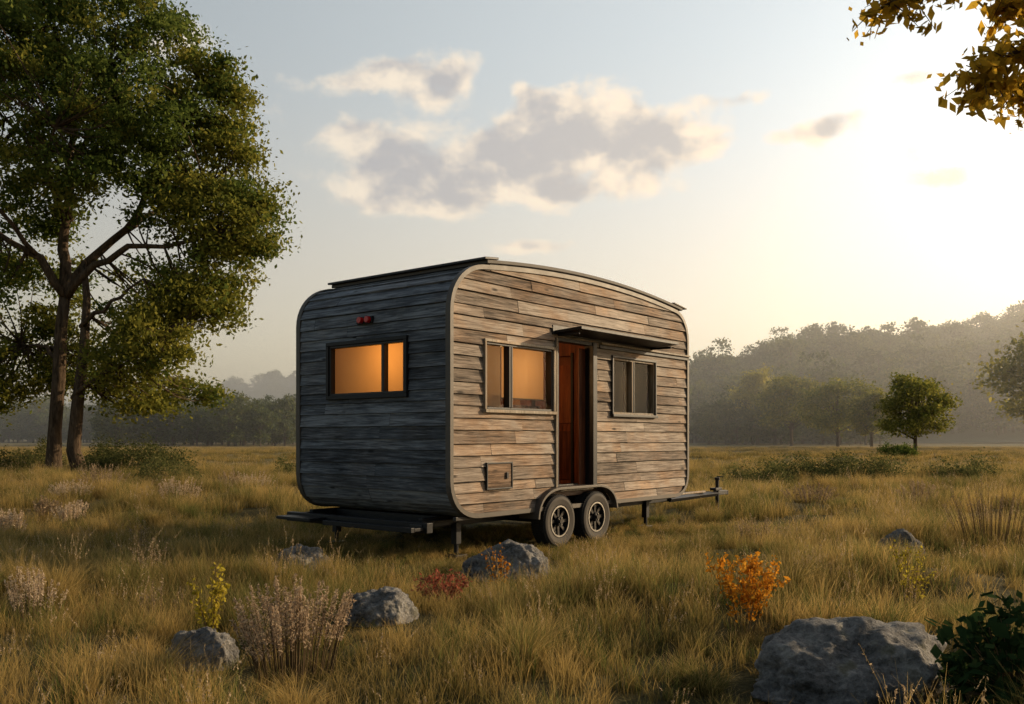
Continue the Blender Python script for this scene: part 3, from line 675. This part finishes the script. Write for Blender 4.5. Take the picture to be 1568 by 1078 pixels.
# ------------------------------------------------------------ rocks
def rockmat():
    m,k=newmat('granite'); co=k.add('ShaderNodeTexCoord').outputs['Object']
    n1=k.noise(co,3,8,.65); n2=k.noise(co,30,5,.7)
    f=k.m('ADD',k.m('MULTIPLY',n1,.65),k.m('MULTIPLY',n2,.35))
    c=k.ramp(f,[(.38,(.05,.048,.045)),(.5,(.20,.19,.178)),(.62,(.42,.395,.355))])
    c=k.mix(k.sstep(k.noise(co,6,4),.56,.70,0,.7),c,(.11,.10,.05))
    principled(k,c,.9,0,k.bump(k.m('ADD',n1,k.m('MULTIPLY',n2,.5)),1.0,.08),.2); return m
M_rock=rockmat()
def rock(px,py,w,d,h,seed,rz=0):
    import bmesh
    bm=bmesh.new(); bmesh.ops.create_icosphere(bm,subdivisions=6,radius=1)
    for v in bm.verts:
        p=v.co.normalized(); o=Vector((seed*3.1,seed*1.7,seed))
        r=1+.22*mnoise.noise(p*1.1+o)+.15*mnoise.noise(p*2.3+o)+.08*mnoise.noise(p*5+o)+.04*mnoise.noise(p*11+o)+.02*mnoise.noise(p*24+o)
        r-=.16*max(0,.25-abs(mnoise.noise(p*1.8+o*2)))
        v.co=(p.x*r*w/2*1.05,p.y*r*d/2,p.z*r*h*(1.0 if p.z>0 else .4))
    me=bpy.data.meshes.new('boulder'); bm.to_mesh(me); bm.free(); me.materials.append(M_rock)
    for p in me.polygons: p.use_smooth=True
    ob=bpy.data.objects.new('boulder',me); scene.collection.objects.link(ob); b=G(px,py); ob.location=(b[0],b[1],hfun(b[0],b[1])); ob.rotation_euler[2]=rz
for r_ in ROCKS: rock(*r_)
# ------------------------------------------------------------ plants
def plant(name,px,py,h,w,ns,style,mat,ls=.03,stem=None,dens=1.0,tilt=1.0):
    b=G(px,py); b[2]=hfun(b[0],b[1]); wd=MB(); C=[]
    for i in range(ns):
        a=rng.uniform(0,6.28); R=w/2*rng.uniform(.1,1)**.7*tilt; hh=h*rng.uniform(.65,1.05)*(1-.25*(R/(w/2))**2); r0=w*.10*rng.uniform()
        if style=='plume': r0=R*.6
        p0=np.array([r0*math.cos(a),r0*math.sin(a),-.02]); p1=np.array([R*math.cos(a),R*math.sin(a),hh])
        path=[p0*(1-t)+p1*t+np.array([0,0,hh*.10*math.sin(math.pi*t)]) for t in np.linspace(0,1,6)]
        th=.0035 if h<1 else .01
        wd.tube(path,[th,th,th*.8,th*.7,th*.5,th*.3],4,1,cap=False)
        pa=np.array(path)
        if style=='plume':
            m=int(70*dens); t=rng.uniform(.42,1.03,m); pos=np.stack([np.interp(t,np.linspace(0,1,6),pa[:,k]) for k in range(3)],1)
            C.append(pos+rng.normal(size=(m,3))*[.009,.009,.01]*np.interp(t,[.42,.7,1.03],[.5,1.2,.4])[:,None])
        else:
            for _ in range(5 if style=='branchy' else 0):
                t=rng.uniform(.3,.95); s=np.array([np.interp(t,np.linspace(0,1,6),pa[:,k]) for k in range(3)]); q=s+rng.normal(size=3)*[w*.10,w*.10,0]+[0,0,h*rng.uniform(.06,.2)]
                wd.tube([s,q],[th*.6,th*.3],3,1,cap=False); m=int(12*dens); tt=rng.uniform(.2,1.05,m)[:,None]; C.append(s*(1-tt)+q*tt+rng.normal(size=(m,3))*ls*.4)
            m=int(16*dens); t=rng.uniform(.25,1.03,m); pos=np.stack([np.interp(t,np.linspace(0,1,6),pa[:,k]) for k in range(3)],1); C.append(pos+rng.normal(size=(m,3))*ls*.5)
    A=np.concatenate(C); v,f=leaves(A,ls,.30 if style=='plume' else .55,.3); nv=len(v)
    fw=np.array([t for t in wd.f if len(t)==4])+nv
    v=np.concatenate([v,np.array(wd.v)]); mi=np.r_[np.zeros(len(f)),np.ones(len(fw))]; f=np.concatenate([f,fw])
    o=npmesh(name,v,f,[mat,stem or ST],np.r_[rng.uniform(0,1,len(A)),np.full(len(fw),.5)],mi=mi); o.location=b; return o
ST=foliage('dry_stem',(.10,.07,.04),(.14,.10,.055),(.18,.13,.07),.1)
PK=foliage('pale_plumes',(.36,.26,.17),(.56,.43,.29),(.72,.58,.42),.45)
OR=foliage('orange_leaves',(.35,.12,.01),(.55,.22,.02),(.66,.33,.04),.5)
YG=foliage('yellow_green_leaves',(.24,.20,.02),(.40,.32,.04),(.54,.42,.06),.5)
RD=foliage('red_leaves',(.20,.05,.03),(.34,.10,.06),(.44,.17,.10),.4)
DG=foliage('dark_leaves',(.012,.028,.012),(.025,.05,.018),(.05,.075,.025),.25)
BR=foliage('dry_brush',(.18,.13,.08),(.34,.25,.15),(.48,.36,.23),.35)
plant('pale_plume_grass',450,1045,.64,.80,85,'plume',PK,.023,dens=1.5,tilt=.95)
plant('pale_plume_grass',50,965,.50,.50,34,'plume',PK,.022,dens=.9)
plant('pale_plume_grass',245,950,.44,.42,18,'plume',BR,.02,dens=.5)
plant('yellow_wildflower',322,985,.58,.26,11,'leafy',YG,.037,dens=2.4)
plant('orange_shrub',1140,985,.68,.54,18,'branchy',OR,.031,dens=1.3)
plant('red_wildflower',678,935,.34,.55,22,'branchy',RD,.028,dens=.8)
plant('yellow_wildflower',762,905,.54,.30,9,'leafy',OR,.03,dens=1.5)
plant('yellow_wildflower',1392,945,.56,.36,9,'branchy',YG,.026,dens=.6)
plant('dry_shrub',1520,852,.85,1.2,80,'plume',BR,.02,dens=.5)
plant('dry_shrub',1160,845,.50,.9,60,'plume',BR,.02,dens=.5)
plant('dry_shrub',220,840,.46,.4,12,'branchy',BR,.02,dens=.3)
plant('white_wildflower',225,895,.48,.5,18,'branchy',PK,.016,dens=.4)
for (px,py,h,w) in ((273,776,.66,1.1),(385,757,.65,1.3),(110,770,.55,1.0),(350,757,.6,.8),(1405,787,.6,.8),(160,760,.75,1.4),(1240,780,.5,1.2),(15,820,.5,.6),(70,795,.5,.6),(110,800,.5,.7)):
    plant('pale_plume_grass',px,py,h,w,50,'plume',PK if px in (273,385,110,15) else BR,.04,dens=.6)
def leafy_shrub():
    b=np.array([2.66,4.72,0.0]); C=[]; wd=MB()
    for i in range(90):
        d=rng.normal(size=3); d/=np.linalg.norm(d); d[2]=abs(d[2]); q=d*[.50,.45,.62]*rng.uniform(.5,1); wd.tube([(0,0,0),tuple(q*.6+[0,0,.05]),tuple(q)],[.006,.004,.002],4,1,cap=False); C.append(q+rng.normal(size=(10,3))*.05)
    A=np.concatenate(C); v,f=leaves(A,.085,.6,1.0); nv=len(v); fw=np.array([t for t in wd.f if len(t)==4])+nv
    v=np.concatenate([v,np.array(wd.v)]); mi=np.r_[np.zeros(len(f)),np.ones(len(fw))]
    o=npmesh('broadleaf_shrub',v,np.concatenate([f,fw]),[DG,ST],np.r_[rng.uniform(0,1,len(A)),np.full(len(fw),.5)],mi=mi); o.location=b
leafy_shrub()
def oak():
    e=bpy.data.objects.new('overhanging_tree',None); scene.collection.objects.link(e); wd=MB()
    base=np.array([7.6,6.6,0.]); top=base+[-.2,0,7.5]
    wd.tube([base+[0,0,-.2],base+[0,0,.4],base+[-.1,0,3],base+[-.1,.1,5],top],[.32,.24,.2,.16,.08],12,0,wob=.1)
    C=[]; 
    def spray(path,r,nt,spread,nl):
        wd.tube(path,[r*(1-.85*i/(len(path)-1)) for i in range(len(path))],6,0)
        pa=np.array(path)
        for _ in range(nt):
            t=rng.uniform(.35,1)*(len(pa)-1); i=int(min(t,len(pa)-2)); s=pa[i]*(1-(t-i))+pa[i+1]*(t-i)
            q=s+rng.normal(size=3)*spread+[-.05,0,-.10]; wd.tube([s,(s+q)/2+[0,0,.02],q],[.006,.004,.002],4,0,cap=False)
            tt=rng.uniform(.15,1.1,nl)[:,None]; C.append(s*(1-tt)+q*tt+rng.normal(size=(nl,3))*.035)
    Y=6.0
    spray([base+[-.1,0,4.2],np.array([5.6,6.3,5.2]),P(1600,-60,Y),P(1500,-40,Y),P(1400,-15,Y),P(1345,15,Y)],.06,34,.10,14)
    spray([np.array([5.6,6.3,5.2]),P(1640,-20,Y),P(1590,60,Y),P(1530,95,Y),P(1505,125,Y)],.04,40,.11,16)
    spray([P(1620,0,Y+.3),P(1580,-10,Y+.3),P(1530,8,Y+.3)],.02,20,.09,14)
    spray([P(1640,-20,Y+.2),P(1620,80,Y+.3),P(1560,140,Y+.3)],.02,34,.10,15)
    for _ in range(26):
        d=rng.normal(size=3); q=base+[0,0,6]+d*[1.3,1.3,1.0]
        if q[0]<4.6+.0 : continue
        spray([base+[-.1,0,4+rng.uniform(0,2)],(base+[0,0,5.5]+q)/2,q],.04,16,.25,18)
    A=np.concatenate(C); v,f=leaves(A,.085,.5,.6); wd.obj('trunk_and_limbs',[M_bark],e,smooth=True)
    o=npmesh('foliage',v,f,[LFo],rng.uniform(0,1,len(A))); o.parent=e
oak()
# ------------------------------------------------------------ haze over the far meadow
m,k=newmat('haze'); vs_=k.add('ShaderNodeVolumeScatter'); vs_.inputs['Density'].default_value=.0015; vs_.inputs['Anisotropy'].default_value=.6; vs_.inputs['Color'].default_value=(1,.96,.89,1)
k.l.new(vs_.outputs[0],k.out.inputs['Volume'])
mb=MB(); mb.box(-1400,1600,70,2200,-3,60); hz=mb.obj('haze',[m])
# ------------------------------------------------------------ light + world
sd=bpy.data.lights.new('sun','SUN'); sd.energy=5; sd.angle=math.radians(.6); sd.color=(1,.77,.49)
so=bpy.data.objects.new('sun',sd); scene.collection.objects.link(so)
dirv=Vector((math.sin(SUN_AZ)*math.cos(SUN_EL),math.cos(SUN_AZ)*math.cos(SUN_EL),math.sin(SUN_EL))); so.rotation_euler=dirv.to_track_quat('Z','Y').to_euler(); so.location=(20,10,15)
w=bpy.data.worlds.new('World'); scene.world=w; w.use_nodes=True; w.node_tree.nodes.clear(); k=N(w.node_tree)
out=k.add('ShaderNodeOutputWorld'); bg=k.add('ShaderNodeBackground'); bg.inputs[1].default_value=.128
sky=k.add('ShaderNodeTexSky',sky_type='NISHITA'); sky.sun_disc=False; sky.sun_elevation=SUN_EL; sky.sun_rotation=SUN_AZ; sky.air_density=1.0; sky.dust_density=1.2; sky.ozone_density=1.0
tc=k.add('ShaderNodeTexCoord').outputs['Generated']; sx=k.add('ShaderNodeSeparateXYZ'); k.l.new(tc,sx.inputs[0])
az=k.m('ARCTAN2',sx.outputs[0],sx.outputs[1]); el=k.m('ARCSINE',sx.outputs[2])
cb=k.add('ShaderNodeCombineXYZ'); k.l.new(az,cb.inputs[0]); k.l.new(k.m('MULTIPLY',el,1.35),cb.inputs[1]); vec=cb.outputs[0]
ga=math.radians(33); ge=math.radians(13); gd=(math.sin(ga)*math.cos(ge),math.cos(ga)*math.cos(ge),math.sin(ge))
dt=k.add('ShaderNodeVectorMath',operation='DOT_PRODUCT'); k.l.new(tc,dt.inputs[0]); dt.inputs[1].default_value=gd
hc=k.m('ADD',k.m('MULTIPLY',dt.outputs['Value'],.5),.5)
veil=k.m('ADD',k.m('MULTIPLY',k.m('POWER',hc,3.0),4.6),k.m('MULTIPLY',k.m('POWER',hc,60.0),2.6))
vcol=k.mix(k.sstep(el,-.02,.44),(1.40,.98,.54),(.92,.95,.90))
vc=k.mix(1.0,vcol,veil,'MULTIPLY')
skyc=k.mix(1.0,k.mix(1.0,sky.outputs[0],(.86,.75,.64),'MULTIPLY'),vc,'ADD')
def ang(px,py):
    a=math.atan((px-CX)/F); e=math.atan((HY-py)/F*math.cos(a)); return a,e
cl=[(800,235,85,48,1.0),(890,195,80,46,1.05),(960,215,75,38,1.0),(1045,225,60,24,.85),(880,290,110,20,.8),(600,245,85,40,.95),(610,308,95,22,.85),(530,200,60,20,.55),(700,275,75,38,.8),(615,112,56,22,.95),(695,112,32,24,.92),(560,125,45,16,.6),(640,150,60,12,.5),(1230,205,75,13,.8),(1290,180,40,10,.65),(1130,150,65,14,.65),(820,378,65,12,.85),(1430,275,55,11,.6),(1400,118,50,12,.65),(270,70,50,32,.8),(490,130,40,14,.45),(400,190,50,22,.4),(800,140,18,12,.75),(-300,200,250,60,.8),(2200,150,400,60,.7)]
tot=None
for (px,py,rx,ry,s) in cl:
    a,e=ang(px,py); ra=rx/F*math.cos(a)**2 if abs(px)<1600 else .3; re=ry/F*max(.5,math.cos(a))
    u=k.m('MULTIPLY',k.m('SUBTRACT',az,a),1/ra); v_=k.m('MULTIPLY',k.m('SUBTRACT',el,e),1/re)
    d=k.m('ADD',k.m('MULTIPLY',u,u),k.m('MULTIPLY',v_,v_)); g=k.m('MULTIPLY',k.m('EXPONENT',k.m('MULTIPLY',d,-.6)),s)
    tot=g if tot is None else k.m('ADD',tot,k.m('MULTIPLY',g,k.m('SUBTRACT',1.0,k.m('MULTIPLY',tot,.75,clamp=True))))
n1=k.noise(vec,17,9,.53,.15); n2=k.noise(k.mapv(vec,(1,1,1),(-.010,-.022,0)),17,9,.53,.15)
field=k.m('ADD',tot,k.m('MULTIPLY',k.m('SUBTRACT',n1,.5),1.7))
dens=k.sstep(field,.34,.84)
lit=k.sstep(k.m('ADD',k.m('MULTIPLY',k.m('SUBTRACT',n1,n2),3.6),k.m('MULTIPLY',k.m('SUBTRACT',.98,field),1.5)),-.3,.75)
side=k.sstep(az,-.5,.6)
ccore=k.mix(side,(3.3,3.4,3.7),(5.2,4.6,4.1)); clit=k.mix(side,(7.5,6.6,5.4),(10.0,8.0,5.8))
ccol=k.mix(lit,ccore,clit)
col=k.mix(k.m('MULTIPLY',dens,.86),skyc,ccol)
k.l.new(col,bg.inputs[0]); k.l.new(bg.outputs[0],out.inputs[0])
# ------------------------------------------------------------ camera
cd=bpy.data.cameras.new('camera'); cam=bpy.data.objects.new('camera',cd); scene.collection.objects.link(cam); scene.camera=cam
cam.location=(0,0,CH); cam.rotation_euler=(math.radians(90),0,0); cd.sensor_width=36; cd.lens=36*F/1568; cd.shift_y=(HY-539)/1568; cd.clip_start=.05; cd.clip_end=12000
scene.view_settings.view_transform='Standard'; scene.view_settings.look='None'; scene.view_settings.exposure=0
